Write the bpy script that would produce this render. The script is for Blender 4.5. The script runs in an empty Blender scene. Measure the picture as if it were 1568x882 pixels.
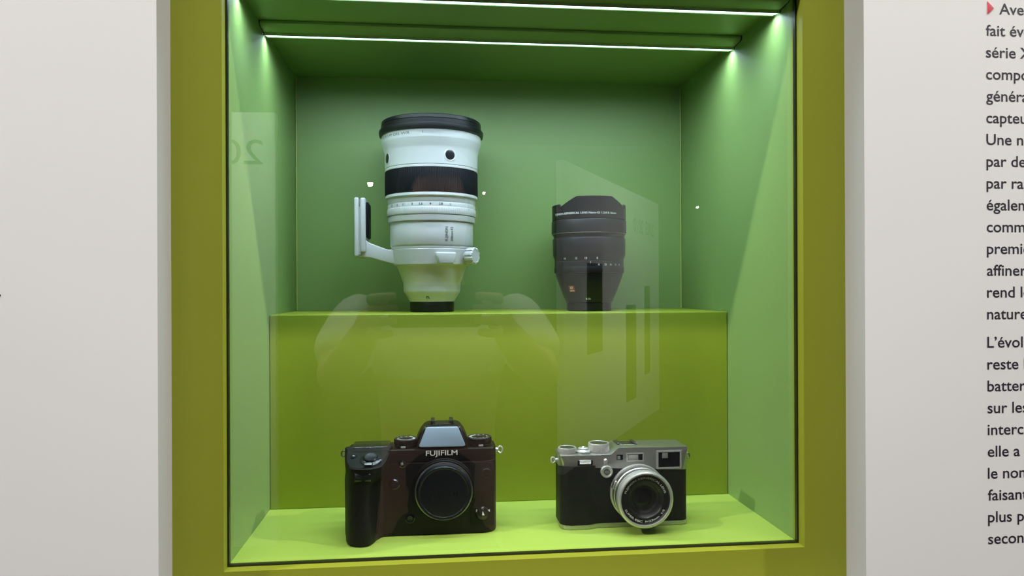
import bpy, bmesh, math, random
from math import sin, cos, pi, radians as RAD
from mathutils import Vector, Matrix, Euler

SC = bpy.context.scene
COL = SC.collection
ZN = 1.25            # height of the display case floor above the room floor, metres
W = 495.0            # inside width of the case, millimetres

# ------------------------------------------------------------------ camera
cam = bpy.data.cameras.new('camera'); camo = bpy.data.objects.new('camera', cam); COL.objects.link(camo)
cam.sensor_fit = 'HORIZONTAL'; cam.sensor_width = 36.0
cam.lens = 36.0 * 1131.9 / 1568.0
cam.clip_start = 0.004; cam.clip_end = 60
yaw, pitch, roll = 0.1054, 0.0005, -0.0042
fw = Vector((sin(yaw)*cos(pitch), cos(yaw)*cos(pitch), sin(pitch)))
ri = Vector((cos(yaw), -sin(yaw), 0)); up = ri.cross(fw)
r2 = cos(roll)*ri + sin(roll)*up; u2 = cos(roll)*up - sin(roll)*ri
camo.matrix_world = Matrix(((r2.x, u2.x, -fw.x, 0.17054), (r2.y, u2.y, -fw.y, -0.62176),
                            (r2.z, u2.z, -fw.z, ZN + 0.22938), (0, 0, 0, 1)))
SC.camera = camo

# ------------------------------------------------------------------ world, exposure, light levels
wd = bpy.data.worlds.new('world'); SC.world = wd; wd.use_nodes = True
wd.node_tree.nodes['Background'].inputs[0].default_value = (0.9, 0.95, 1, 1)
wd.node_tree.nodes['Background'].inputs[1].default_value = 0.02
SC.view_settings.view_transform = 'Standard'; SC.view_settings.look = 'None'
SC.view_settings.gamma = 1.0; SC.view_settings.use_curve_mapping = False
SC.view_settings.exposure = 0.0
SC.cycles.use_denoising = True
SC.cycles.caustics_reflective = False; SC.cycles.caustics_refractive = False
SC.cycles.max_bounces = 10; SC.cycles.diffuse_bounces = 6; SC.cycles.transparent_max_bounces = 16
SC.cycles.sample_clamp_indirect = 6.0

LED_COL, LED_P, LED_W = (0.70, 0.90, 1.06), 0.86, 4.0       # strips in the case: lamp watts, diffuser glow
WASH_COL, WASH_W = (1.0, 0.98, 0.965), 150.0    # wall washer over the case front
PANEL_W = 75.0                                  # added lamps that brighten the far exhibition panels
SPOT_P = 420.0                                  # side spotlights raking across the case
DOT_W = 60.0                                    # far ceiling spots

# ------------------------------------------------------------------ materials
def mat(name, col, rough=0.5, metal=0.0, spec=0.5, bump=None, var=0.0, vscale=20.0, coat=0.0):
    m = bpy.data.materials.new(name); m.use_nodes = True
    nt = m.node_tree; b = nt.nodes['Principled BSDF']
    b.inputs['Base Color'].default_value = (*col, 1); b.inputs['Roughness'].default_value = rough
    b.inputs['Metallic'].default_value = metal; b.inputs['Specular IOR Level'].default_value = spec
    b.inputs['Coat Weight'].default_value = coat
    tc = nt.nodes.new('ShaderNodeTexCoord')
    if var:
        n = nt.nodes.new('ShaderNodeTexNoise'); n.inputs['Scale'].default_value = vscale; n.inputs['Detail'].default_value = 4
        nt.links.new(tc.outputs['Object'], n.inputs['Vector'])
        mx = nt.nodes.new('ShaderNodeMix'); mx.data_type = 'RGBA'
        mx.inputs[6].default_value = (*[c*(1-var) for c in col], 1); mx.inputs[7].default_value = (*[min(1, c*(1+var)) for c in col], 1)
        nt.links.new(n.outputs['Fac'], mx.inputs[0]); nt.links.new(mx.outputs[2], b.inputs['Base Color'])
    if bump:
        kind, sc, st = bump
        if kind == 'voronoi':
            t = nt.nodes.new('ShaderNodeTexVoronoi'); out = t.outputs['Distance']
        else:
            t = nt.nodes.new('ShaderNodeTexNoise'); t.inputs['Detail'].default_value = 3; out = t.outputs['Fac']
        t.inputs['Scale'].default_value = sc
        nt.links.new(tc.outputs['Object'], t.inputs['Vector'])
        bp = nt.nodes.new('ShaderNodeBump'); bp.inputs['Strength'].default_value = st; bp.inputs['Distance'].default_value = 0.0006
        nt.links.new(out, bp.inputs['Height']); nt.links.new(bp.outputs['Normal'], b.inputs['Normal'])
    return m

def emit(name, col, st):
    m = bpy.data.materials.new(name); m.use_nodes = True; nt = m.node_tree
    nt.nodes.remove(nt.nodes['Principled BSDF'])
    e = nt.nodes.new('ShaderNodeEmission'); e.inputs[0].default_value = (*col, 1); e.inputs[1].default_value = st
    nt.links.new(e.outputs[0], nt.nodes['Material Output'].inputs[0])
    m.cycles.emission_sampling = 'FRONT'
    return m

def glass_mat(name, tint, f0):
    m = bpy.data.materials.new(name); m.use_nodes = True; nt = m.node_tree
    nt.nodes.remove(nt.nodes['Principled BSDF'])
    tr = nt.nodes.new('ShaderNodeBsdfTransparent'); tr.inputs[0].default_value = (*tint, 1)
    out = nt.nodes['Material Output']
    if f0 <= 0:
        nt.links.new(tr.outputs[0], out.inputs[0]); return m
    gl = nt.nodes.new('ShaderNodeBsdfGlossy'); gl.inputs['Roughness'].default_value = 0.0
    gl.inputs[0].default_value = (1, 1, 1, 1)
    lw = nt.nodes.new('ShaderNodeLayerWeight'); lw.inputs['Blend'].default_value = 0.5
    pw = nt.nodes.new('ShaderNodeMath'); pw.operation = 'POWER'; pw.inputs[1].default_value = 4.5
    ma = nt.nodes.new('ShaderNodeMath'); ma.operation = 'MULTIPLY_ADD'; ma.inputs[1].default_value = 1-f0; ma.inputs[2].default_value = f0
    mx = nt.nodes.new('ShaderNodeMixShader')
    nt.links.new(lw.outputs['Facing'], pw.inputs[0]); nt.links.new(pw.outputs[0], ma.inputs[0])
    nt.links.new(ma.outputs[0], mx.inputs[0]); nt.links.new(tr.outputs[0], mx.inputs[1]); nt.links.new(gl.outputs[0], mx.inputs[2])
    nt.links.new(mx.outputs[0], out.inputs[0])
    return m

M = dict(
    paint=mat('green_paint', (0.272, 0.300, 0.024), 0.45, spec=0.3, bump=('noise', 260, 0.12), var=0.05, vscale=6),
    casetint=mat('led_tinted_case_green', (0.216, 0.335, 0.100), 0.46, spec=0.5, bump=('noise', 260, 0.1), var=0.04, vscale=6),  # surround paint made greener: the cool strip light's tint is in the colour
    stepl=mat('olive_green_step_lacquer', (0.305, 0.370, 0.030), 0.42, spec=0.4, bump=('noise', 260, 0.1), var=0.04, vscale=6),
    floorlit=mat('led_brightened_case_floor', (0.365, 0.51, 0.082), 0.46, spec=0.45, bump=('noise', 260, 0.1), var=0.04, vscale=6),  # case paint lightened: strip light falling on the floor is in the colour
    seal=mat('dark_glazing_seal', (0.012, 0.016, 0.006), 0.35),
    caulk=mat('pale_green_sealant', (0.42, 0.50, 0.12), 0.4),
    wall=mat('white_wall_paint', (0.79, 0.785, 0.785), 0.6, spec=0.25, bump=('noise', 180, 0.05), var=0.012, vscale=1.5),
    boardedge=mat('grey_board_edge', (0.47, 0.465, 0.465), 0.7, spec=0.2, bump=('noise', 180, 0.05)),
    floor=mat('grey_floor', (0.05, 0.05, 0.05), 0.5, bump=('noise', 40, 0.1), var=0.1),
    dark=mat('dark_hall_paint', (0.012, 0.012, 0.012), 0.8, spec=0.1, bump=('noise', 40, 0.05)),
    ink=mat('dark_print_ink', (0.022, 0.018, 0.035), 0.55),
    red=mat('red_print_ink', (0.62, 0.045, 0.075), 0.5),
    glass_face=glass_mat('clear_pane_face', (0.965, 0.985, 0.965), 0.078),
    glass_body=glass_mat('clear_pane_body', (1, 1, 1), 0),
    led=emit('cool_led_diffuser', LED_COL, LED_W),
    wash=emit('wall_washer_diffuser', WASH_COL, WASH_W),
    panelwash=emit('added_panel_light', WASH_COL, PANEL_W),
    panelfill2=emit('strong_added_panel_light', WASH_COL, PANEL_W*4.6),
    dot=emit('ceiling_spot_lens', (1.0, 0.93, 0.82), DOT_W),
    white=mat('white_lens_enamel', (0.585, 0.585, 0.59), 0.36, bump=('noise', 900, 0.06), coat=0.15),
    rubber=mat('ribbed_black_rubber', (0.005, 0.005, 0.008), 0.6, spec=0.2),
    black=mat('black_anodised_metal', (0.007, 0.007, 0.008), 0.38, spec=0.35, bump=('noise', 1500, 0.03)),
    gloss=mat('gloss_black_plastic', (0.008, 0.009, 0.012), 0.16, spec=0.6),
    crinkle=mat('fine_grained_black_body', (0.0055, 0.0040, 0.0040), 0.42, spec=0.22, bump=('noise', 2200, 0.25)),
    leather=mat('black_leatherette', (0.005, 0.0045, 0.0042), 0.5, spec=0.22, bump=('voronoi', 1300, 0.45)),
    deck=mat('satin_blue_black_deck', (0.006, 0.0065, 0.010), 0.30, spec=0.45, bump=('noise', 1800, 0.1)),
    silver=mat('satin_silver_metal', (0.52, 0.515, 0.50), 0.36, metal=1.0, bump=('noise', 2500, 0.08)),
    chrome=mat('bright_machined_metal', (0.66, 0.66, 0.64), 0.34, metal=0.65, bump=('noise', 2500, 0.04)),
    steel=mat('dark_steel', (0.20, 0.20, 0.20), 0.35, metal=1.0, bump=('noise', 2500, 0.05)),
    platesheen=mat('led_sheen_finder_plate', (0.26, 0.36, 0.48), 0.40, metal=0.3, spec=0.6, bump=('noise', 2500, 0.1)),  # blue-grey base paints the plate's reflection of the light strips
    optic=mat('dark_coated_optic', (0.004, 0.004, 0.006), 0.22, spec=0.2),
    frosted=mat('frosted_window', (0.42, 0.43, 0.42), 0.25, spec=0.6, bump=('noise', 1200, 0.1)),
    finderlens=mat('pale_finder_optic', (0.22, 0.23, 0.21), 0.15, spec=0.7),
    whiteink=mat('white_print_ink', (0.80, 0.80, 0.78), 0.5),
    greyink=mat('grey_print_ink', (0.34, 0.36, 0.36), 0.5),
    blackink=mat('black_engraving_ink', (0.02, 0.025, 0.03), 0.5),
    badge=mat('red_badge', (0.42, 0.03, 0.035), 0.4),
    shirt=mat('pale_shirt_cotton', (0.62, 0.60, 0.56), 0.85, spec=0.1, bump=('noise', 60, 0.4), var=0.06),
    trousers=mat('dark_trouser_cloth', (0.03, 0.033, 0.045), 0.85, spec=0.1, bump=('noise', 90, 0.3)),
    skin=mat('skin', (0.42, 0.25, 0.18), 0.55, spec=0.3, bump=('noise', 120, 0.1), var=0.05),
    hair=mat('dark_hair', (0.015, 0.011, 0.009), 0.6, bump=('noise', 200, 0.5)),
    shoe=mat('black_shoe_leather', (0.015, 0.014, 0.013), 0.4, bump=('noise', 200, 0.1)),
)

# ------------------------------------------------------------------ object helpers (part shapes in millimetres)
def finish(name, bm, m, parent=None, loc=None, angle=35, mm=True, mats=None):
    bmesh.ops.recalc_face_normals(bm, faces=bm.faces[:])
    if mm: bmesh.ops.scale(bm, vec=(0.001,)*3, verts=bm.verts[:])
    me = bpy.data.meshes.new(name); bm.to_mesh(me); bm.free()
    for x in (mats or [m]): me.materials.append(x)
    me.polygons.foreach_set('use_smooth', [True]*len(me.polygons))
    me.set_sharp_from_angle(angle=RAD(angle))
    o = bpy.data.objects.new(name, me); COL.objects.link(o)
    if parent: o.parent = parent
    if loc: o.location = loc
    return o

def thing(name, label, cat, loc=(0, 0, 0), rz=0, group=None):
    o = bpy.data.objects.new(name, None); COL.objects.link(o)
    o.empty_display_size = 0.02
    o.location = loc; o.rotation_euler = (0, 0, rz); o['label'] = label; o['category'] = cat
    if group: o['group'] = group
    return o

def struct(name, bm, m, mm=True):
    o = finish(name, bm, m, mm=mm); o['kind'] = 'structure'; return o

def lab(o, s): o['label'] = s; return o

def join(bm, t):
    me = bpy.data.meshes.new('tmp'); t.to_mesh(me); t.free(); bm.from_mesh(me); bpy.data.meshes.remove(me)

def bx(bm, x0, x1, y0, y1, z0, z1, bev=0, seg=3, mx=None):
    t = bmesh.new(); bmesh.ops.create_cube(t, size=1)
    for v in t.verts:
        v.co = Vector(((x0+x1)/2 + v.co.x*(x1-x0), (y0+y1)/2 + v.co.y*(y1-y0), (z0+z1)/2 + v.co.z*(z1-z0)))
    if bev: bmesh.ops.bevel(t, geom=t.edges[:], offset=bev, segments=seg, profile=0.5, affect='EDGES', clamp_overlap=True)
    if mx: bmesh.ops.transform(t, matrix=mx, verts=t.verts[:])
    join(bm, t)

def prism(bm, pts, plane, a0, a1, bev=0, seg=3, pred=None, mx=None):
    """Polygon in a plane extruded along the third axis; pred(p, q) picks edges to bevel."""
    t = bmesh.new()
    def P(p, a): return {'xz': (p[0], a, p[1]), 'xy': (p[0], p[1], a), 'yz': (a, p[0], p[1])}[plane]
    A = [t.verts.new(P(p, a0)) for p in pts]; B = [t.verts.new(P(p, a1)) for p in pts]
    n = len(pts)
    t.faces.new(A); t.faces.new(B[::-1])
    for i in range(n): t.faces.new((A[i], B[i], B[(i+1) % n], A[(i+1) % n]))
    bmesh.ops.recalc_face_normals(t, faces=t.faces[:])
    if bev:
        es = [e for e in t.edges if (pred(e.verts[0].co, e.verts[1].co) if pred else True)]
        bmesh.ops.bevel(t, geom=es, offset=bev, segments=seg, profile=0.5, affect='EDGES', clamp_overlap=True)
    if mx: bmesh.ops.transform(t, matrix=mx, verts=t.verts[:])
    join(bm, t)

def lathe(bm, prof, n=72, axis='z', c=(0, 0, 0), mod=None, mx=None):
    """prof: list of (radius, height); axis 'z' (up) or 'y' (height h measured toward the viewer, -y)."""
    t = bmesh.new(); rings = []
    for r, h in prof:
        if r < 1e-6: rings.append([t.verts.new((0, 0, h))]); continue
        ring = []
        for i in range(n):
            a = 2*pi*i/n; rr = r if mod is None else mod(a, r, h, i)
            ring.append(t.verts.new((rr*cos(a), rr*sin(a), h)))
        rings.append(ring)
    for A, B in zip(rings, rings[1:]):
        if len(A) == 1 and len(B) == 1: continue
        for i in range(n):
            j = (i+1) % n
            if len(A) == 1: t.faces.new((A[0], B[i], B[j]))
            elif len(B) == 1: t.faces.new((A[i], B[0], A[j]))
            else: t.faces.new((A[i], B[i], B[j], A[j]))
    if len(rings[0]) > 1 and rings[0] is not rings[-1] and prof[0] != prof[-1]: t.faces.new(rings[0][::-1])
    if len(rings[-1]) > 1 and prof[0] != prof[-1]: t.faces.new(rings[-1])
    if axis == 'y':
        bmesh.ops.transform(t, matrix=Matrix(((1, 0, 0, 0), (0, 0, -1, 0), (0, 1, 0, 0), (0, 0, 0, 1))), verts=t.verts[:])
    if axis == 'x':
        bmesh.ops.transform(t, matrix=Matrix(((0, 0, 1, 0), (0, 1, 0, 0), (-1, 0, 0, 0), (0, 0, 0, 1))), verts=t.verts[:])
    if mx: bmesh.ops.transform(t, matrix=mx, verts=t.verts[:])
    bmesh.ops.translate(t, vec=c, verts=t.verts[:])
    join(bm, t)

def ringlathe(bm, prof, **k):
    """closed profile (a ring with a hole)"""
    lathe(bm, list(prof) + [prof[0]], **k)

def spline(pts, n, closed=True):
    out = []; m = len(pts)
    for k in range(n):
        u = k*(m if closed else m-1)/(n if closed else n-1); i = min(int(u), m-1 if closed else m-2); f = u-i
        g = lambda j: pts[j % m] if closed else pts[max(0, min(m-1, j))]
        p0, p1, p2, p3 = g(i-1), g(i), g(i+1), g(i+2)
        out.append(tuple(0.5*(2*b + (c-a)*f + (2*a-5*b+4*c-d)*f*f + (3*b-a-3*c+d)*f**3) for a, b, c, d in zip(p0, p1, p2, p3)))
    return out

def loft(bm, rings, cap=True):
    t = bmesh.new(); R = [[t.verts.new(p) for p in r] for r in rings]; n = len(R[0])
    for A, B in zip(R, R[1:]):
        for i in range(n): t.faces.new((A[i], A[(i+1) % n], B[(i+1) % n], B[i]))
    if cap: t.faces.new(R[0][::-1]); t.faces.new(R[-1])
    join(bm, t)

def tube(bm, path, r, n=12, closed=False):
    path = [Vector(p) for p in path]; rings = []; m = len(path)
    for i, p in enumerate(path):
        a = path[(i-1) % m] if closed or i > 0 else p; b = path[(i+1) % m] if closed or i < m-1 else p
        d = (b-a).normalized(); s = d.orthogonal().normalized() if i == 0 else (s - d*s.dot(d)).normalized()
        q = d.cross(s)
        rings.append([p + r*(cos(2*pi*k/n)*s + sin(2*pi*k/n)*q) for k in range(n)])
    if closed: loft(bm, rings + [rings[0]], cap=False)
    else: loft(bm, rings)

def rrect(x0, x1, y0, y1, r, n=8):
    """rounded rectangle; r = radii at (x0,y0), (x1,y0), (x1,y1), (x0,y1)"""
    if not isinstance(r, (tuple, list)): r = (r,)*4
    pts = []
    for (cx, cy, a0), rr in zip(((x0, y0, pi), (x1, y0, 1.5*pi), (x1, y1, 0), (x0, y1, .5*pi)), r):
        ox = cx + (rr if cx == x0 else -rr); oy = cy + (rr if cy == y0 else -rr)
        if rr < 1e-6: pts.append((cx, cy)); continue
        for k in range(n+1):
            a = a0 + .5*pi*k/n; pts.append((ox + rr*cos(a), oy + rr*sin(a)))
    return pts

_tc = {}
def glyphs(s, bold=0.0, thick=0.0):
    key = (s, bold)
    if key not in _tc:
        cu = bpy.data.curves.new('lettering', 'FONT'); cu.body = s; cu.size = 1.0; cu.offset = bold; cu.resolution_u = 4
        o = bpy.data.objects.new('lettering', cu); COL.objects.link(o)
        dg = bpy.context.evaluated_depsgraph_get(); dg.update()
        me = o.evaluated_get(dg).to_mesh()
        _tc[key] = ([(v.co.x, v.co.y) for v in me.vertices], [tuple(p.vertices) for p in me.polygons])
        bpy.data.objects.remove(o); bpy.data.curves.remove(cu)
    return _tc[key]

def text(bm, s, f, h=None, w=None, align='l', bold=0.0, sx=0.94):
    """letters scaled to cap height h (and total width w), placed by f(x, y) -> point"""
    vs, fs = glyphs(s, bold)
    x0 = min(v[0] for v in vs); x1 = max(v[0] for v in vs)
    caps, _ = glyphs('H', bold); ch = max(v[1] for v in caps) - min(v[1] for v in caps)
    k = h/ch; kx = (w/(x1-x0)) if w else k*sx
    off = {'l': 0, 'c': -(x1-x0)/2, 'r': -(x1-x0)}[align]
    V = [bm.verts.new(f((v[0]-x0+off)*kx, v[1]*k)) for v in vs]
    for q in fs:
        try: bm.faces.new([V[i] for i in q])
        except ValueError: pass

def fin_text(name, bm, m, parent):
    """prints: give the letters a hair of thickness away from their surface is not needed; keep normals as drawn"""
    bmesh.ops.scale(bm, vec=(0.001,)*3, verts=bm.verts[:])
    me = bpy.data.meshes.new(name); bm.to_mesh(me); bm.free(); me.materials.append(m)
    o = bpy.data.objects.new(name, me); COL.objects.link(o); o.parent = parent
    return o

def NP(x, y, z): return (x/1000, y/1000, ZN + z/1000)

# ================================================================== SETTING: the hall
def quadbox(x0, x1, y0, y1, z0, z1):
    bm = bmesh.new(); bx(bm, x0, x1, y0, y1, z0, z1); return bm

HX0, HX1, HY0, HY1, HZ1 = -3.2, 5.6, -13.2, 0.6, 4.2
struct('floor', quadbox(HX0, HX1, HY0, HY1, -0.05, 0.0), M['floor'], mm=False)
struct('ceiling', quadbox(HX0, HX1, HY0, HY1, HZ1, HZ1+0.05), M['dark'], mm=False)
struct('wall_back', quadbox(HX0, HX1, HY0-0.05, HY0, 0, HZ1), M['dark'], mm=False)
struct('wall_left', quadbox(HX0-0.05, HX0, HY0, HY1, 0, HZ1), M['dark'], mm=False)
struct('wall_right', quadbox(HX1, HX1+0.05, HY0, HY1, 0, HZ1), M['dark'], mm=False)
# front wall: 30 mm white boarding with a rectangular opening around the case
bm = bmesh.new()
ox0, ox1, oz0, oz1 = -40.0, 534.0, -46.0, 545.0
X0, X1, Z0, Z1 = HX0*1000, HX1*1000, -ZN*1000, (HZ1-ZN)*1000
def ringwall(bm, y0, y1, outer, inner):
    (a0, a1, b0, b1), (c0, c1, d0, d1) = outer, inner
    O = [(a0, b0), (a1, b0), (a1, b1), (a0, b1)]; I = [(c0, d0), (c1, d0), (c1, d1), (c0, d1)]
    v = {}
    for y in (y0, y1):
        v['o', y] = [bm.verts.new((x, y, z)) for x, z in O]; v['i', y] = [bm.verts.new((x, y, z)) for x, z in I]
    rev = []
    for k in range(4):
        j = (k+1) % 4
        bm.faces.new((v['o', y0][k], v['o', y0][j], v['i', y0][j], v['i', y0][k]))
        bm.faces.new((v['o', y1][k], v['i', y1][k], v['i', y1][j], v['o', y1][j]))
        bm.faces.new((v['o', y0][k], v['o', y1][k], v['o', y1][j], v['o', y0][j]))
        rev.append(bm.faces.new((v['i', y0][k], v['i', y0][j], v['i', y1][j], v['i', y1][k])))
    return rev
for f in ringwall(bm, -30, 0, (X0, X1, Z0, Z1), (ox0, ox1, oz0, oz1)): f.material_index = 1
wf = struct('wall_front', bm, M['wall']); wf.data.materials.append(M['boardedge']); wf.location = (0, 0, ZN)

# wall washer over the case front (outside the picture)
def washer(label, x0, x1, y, z, m, tilt, group):
    root = thing('wall_washer', label, 'ceiling light', ((x0+x1)/2, y, z), 0, group)
    L = (x1-x0)*500
    mx = Matrix.Rotation(tilt, 4, 'X')
    b = bmesh.new()
    prism(b, [(-40, 0), (-40, 55), (40, 55), (40, 0), (34, 0), (34, 12), (-34, 12), (-34, 0)], 'yz', -L, L, mx=mx)
    bx(b, -L-4, -L, -40, 40, 0, 55, mx=mx); bx(b, L, L+4, -40, 40, 0, 55, mx=mx)
    for sx in (-.7*L, .7*L): bx(b, sx-12, sx+12, -12, 12, 50, (HZ1-z)*1000)
    finish('housing', b, M['dark'], root)
    b = bmesh.new(); bx(b, -L, L, -33, 33, 6, 11.8, mx=mx)
    finish('diffuser', b, m, root)
    return root
washer('long ceiling light washing the white wall above the green case', -1.2, 1.8, -1.17, 3.85, M['wash'], RAD(-8), None)

def side_spot(label, x, y, z):
    root = thing('track_spotlight', label, 'spotlight', (x, y, z), 0, 'side spotlights')
    d = (Vector((0.2475, 0.05, 1.45)) - Vector((x, y, z))).normalized()
    q = d.to_track_quat('-Z', 'Y').to_matrix().to_4x4()
    b = bmesh.new(); ringlathe(b, [(44, -20), (52, -20), (52, 90), (30, 120), (1, 120), (1, 112), (28, 110), (44, 88)], n=40, mx=q); finish('housing', b, M['dark'], root)
    b = bmesh.new(); bx(b, -7, 7, -7, 7, 60, (HZ1-z)*1000); finish('stem', b, M['dark'], root)
    L = bpy.data.lights.new('spotlight_lamp', 'SPOT'); L.energy = SPOT_P; L.color = (1.0, 0.95, 0.86); L.spot_size = RAD(50); L.spot_blend = 0.5; L.shadow_soft_size = 0.04
    o = bpy.data.objects.new('spotlight_lamp', L); COL.objects.link(o); o.parent = root; o.matrix_local = q
    b = bmesh.new(); lathe(b, [(0, 2), (43.5, 2), (43.5, 6), (0, 6)], n=40, mx=q); finish('lamp_lens', b, M['dot'], root)
side_spot('spotlight high on the left of the hall aimed at the green case', -2.75, -1.1, 3.75)
side_spot('spotlight high on the right of the hall aimed at the green case', 3.25, -1.1, 3.75)

# far exhibition panels and ceiling spots, seen only as reflections in the pane
def panel(label, a, b, z1, txts, slots=()):
    dx, dy = b[0]-a[0], b[1]-a[1]; L = math.hypot(dx, dy)*1000
    root = thing('exhibition_panel', label, 'exhibition panel', (a[0], a[1], 0), math.atan2(dy, dx), 'panels across the hall')
    bmx = bmesh.new(); bx(bmx, 0, L, 0, 60, 0, z1*1000, 4); finish('board', bmx, M['wall'], root)
    for s, x, z, h, w in txts:
        t = bmesh.new(); text(t, s, lambda u, v, x=x, z=z: (L-x-u, 60.6, z+v), h, w); fin_text('heading', t, M['ink'], root)
    for x0, x1, z0, z1_ in slots:
        t = bmesh.new(); bx(t, x0, x1, 60, 66, z0, z1_, 2); finish('picture', t, M['dark'], root)
    return root
panel('white exhibition panel with large number mirrored at the left of the glass', (-2.3, -3.85), (-0.733, -3.79), 2.5,
      [('20', 66, 2200, 140, 240)])
panel('white exhibition panel mirrored behind the black lens at the right', (1.14, -5.16), (2.85, -8.16), 2.5,
      [('2005', 260, 2080, 150, 420), ('2010', 800, 2080, 150, 420)], [(1900, 2300, 300, 1300), (2700, 2950, 500, 1500), (600, 1050, 900, 1700)])
washer('added unseen light brightening the panel left of the case', -2.3, -0.8, -3.0, 2.9, M['panelwash'], RAD(-38), 'added panel lights across the hall')  # both panel lamps are added to brighten the boards, facing away from the pane
washer('added unseen light brightening the panel right of the case', 3.1, 4.9, -5.4, 2.9, M['panelfill2'], RAD(-30), 'added panel lights across the hall')
for k, (x, y, r, l) in enumerate([(-0.696, -9.707, .036, 'ceiling spot mirrored as the dot beside the white lens'), (0.704, -10.532, .026, 'ceiling spot mirrored at the right rim of the white lens'),
                     (0.936, -10.594, .020, 'ceiling spot mirrored just right of the white lens'), (4.915, -12.279, .022, 'ceiling spot mirrored at the upper right of the black lens')]):
    root = thing('ceiling_spot', l, 'ceiling light', (x, y, 2.97), 0, 'ceiling spots across the hall')
    b = bmesh.new(); ringlathe(b, [(r*1000+2, -26), (r*1000+8, -26), (r*1000+14, 0), (r*1000+2, 0)], n=32); lathe(b, [(0, -2), (r*1000+13, -2), (r*1000+13, 0), (8, 4), (8, (HZ1-2.97)*1000), (0, (HZ1-2.97)*1000)], n=32); finish('housing', b, M['dark'], root)
    b = bmesh.new(); lathe(b, [(r*1000*sin(pi*q/16), -40-r*1000*cos(pi*q/16)) for q in range(17)], n=32); finish('lamp_lens', b, M['dot'], root)

# ================================================================== DISPLAY CASE
case = thing('display_case', 'green painted display case let into the white wall behind a glass pane', 'display case', NP(0, 0, 0))
ZC = 495.2; YB = 322.9
b = bmesh.new(); ringwall(b, 0, 20, (-60, 555, -66, 565), (0, W, 0, ZC)); finish('surround', b, M['paint'], case)
b = bmesh.new(); bx(b, -15, 0, 20, YB+15, -15, ZC+15); finish('side_panel', b, M['casetint'], case)
b = bmesh.new(); bx(b, W, W+15, 20, YB+15, -15, ZC+15); finish('side_panel', b, M['casetint'], case)
b = bmesh.new(); bx(b, 0, W, YB, YB+15, -15, ZC+15); finish('back_panel', b, M['casetint'], case)
b = bmesh.new(); bx(b, 0, W, 20, YB, -15, 0); finish('bottom_panel', b, M['floorlit'], case)
b = bmesh.new(); bx(b, 0, W, 20, YB, ZC, ZC+15); finish('top_panel', b, M['casetint'], case)
b = bmesh.new(); ringwall(b, 10.4, 14.4, (0, W, 0, ZC), (1.6, W-1.6, 1.6, ZC-1.6)); lab(finish('glazing_seal', b, M['seal'], case), 'dark glazing seal')
for x in (0.9, W-0.9):
    b = bmesh.new(); tube(b, [(x, YB-0.9, 203), (x, YB-0.9, ZC)], 0.75, 8)
    lab(finish('sealant_bead', b, M['caulk'], case), 'pale sealant line in a back corner')
# pane: front face carries the reflection of both surfaces, the rest is clear
b = bmesh.new(); bx(b, 0.4, W-0.4, 14.4, 20.0, 0.4, ZC-0.4)
for f in b.faces: f.material_index = 0 if f.calc_center_median().y < 14.6 else 1
lab(finish('glass_pane', b, None, case, mats=[M['glass_face'], M['glass_body']]), 'clear glass pane')

# stepped plinth
YR, ZS = 169.6, 202.6
b = bmesh.new(); bx(b, 0.3, W-0.3, YR, YB-0.2, 0.0, ZS, 1.1, 3)
st = finish('display_step', b, M['stepl'], None, NP(0, 0, 0))
st['label'] = 'green full-width step across the back of the case carrying both lenses'; st['category'] = 'step'

# light bars under the case ceiling
def light_bar(label, y):
    root = thing('light_bar', label, 'light bar', NP(W/2, y, ZC), 0, 'light bars under the case ceiling')
    h = W/2 - 1.2
    b = bmesh.new()
    prof = [(-25, -0.6), (-25, -3.0), (-22.5, -5.0), (-7.0, -6.2), (-6.0, -8.9), (-5.1, -8.9), (-5.0, -4.2), (5.2, -4.2), (5.2, -7.4), (6.2, -7.4), (9.5, -0.6)]
    prism(b, prof, 'yz', -h, h)
    finish('housing', b, M['casetint'], root)
    b = bmesh.new(); prism(b, [(-4.9, -4.4), (-4.9, -8.9), (5.1, -6.6), (5.1, -4.4)], 'yz', -h+1, h-1)
    lab(finish('diffuser', b, M['led'], root), 'glowing white light strip')
    L = bpy.data.lights.new('strip_lamp', 'AREA'); L.shape = 'RECTANGLE'; L.size = (2*h-2)/1000; L.size_y = 0.0096; L.energy = LED_P; L.color = LED_COL; L.spread = RAD(156)
    lo = bpy.data.objects.new('strip_lamp', L); COL.objects.link(lo); lo.parent = root; lo.location = (0, 0.0001, -0.0084); lo.rotation_euler = (RAD(10), 0, 0)   # the profile looks down and slightly back
    for s in (-1, 1):
        b = bmesh.new(); prism(b, [(p[0]*1.03, p[1]*1.06) for p in prof[:5]] + [(-5.5, -0.6)], 'yz', s*(h), s*(h+1.0))
        lab(finish('end_cap', b, M['seal'], root), 'dark end cap')
    return root
light_bar('front light bar close behind the glass, at the top edge of the picture', 47.0)
light_bar('rear light bar across the middle of the case ceiling', 153.0)

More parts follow.
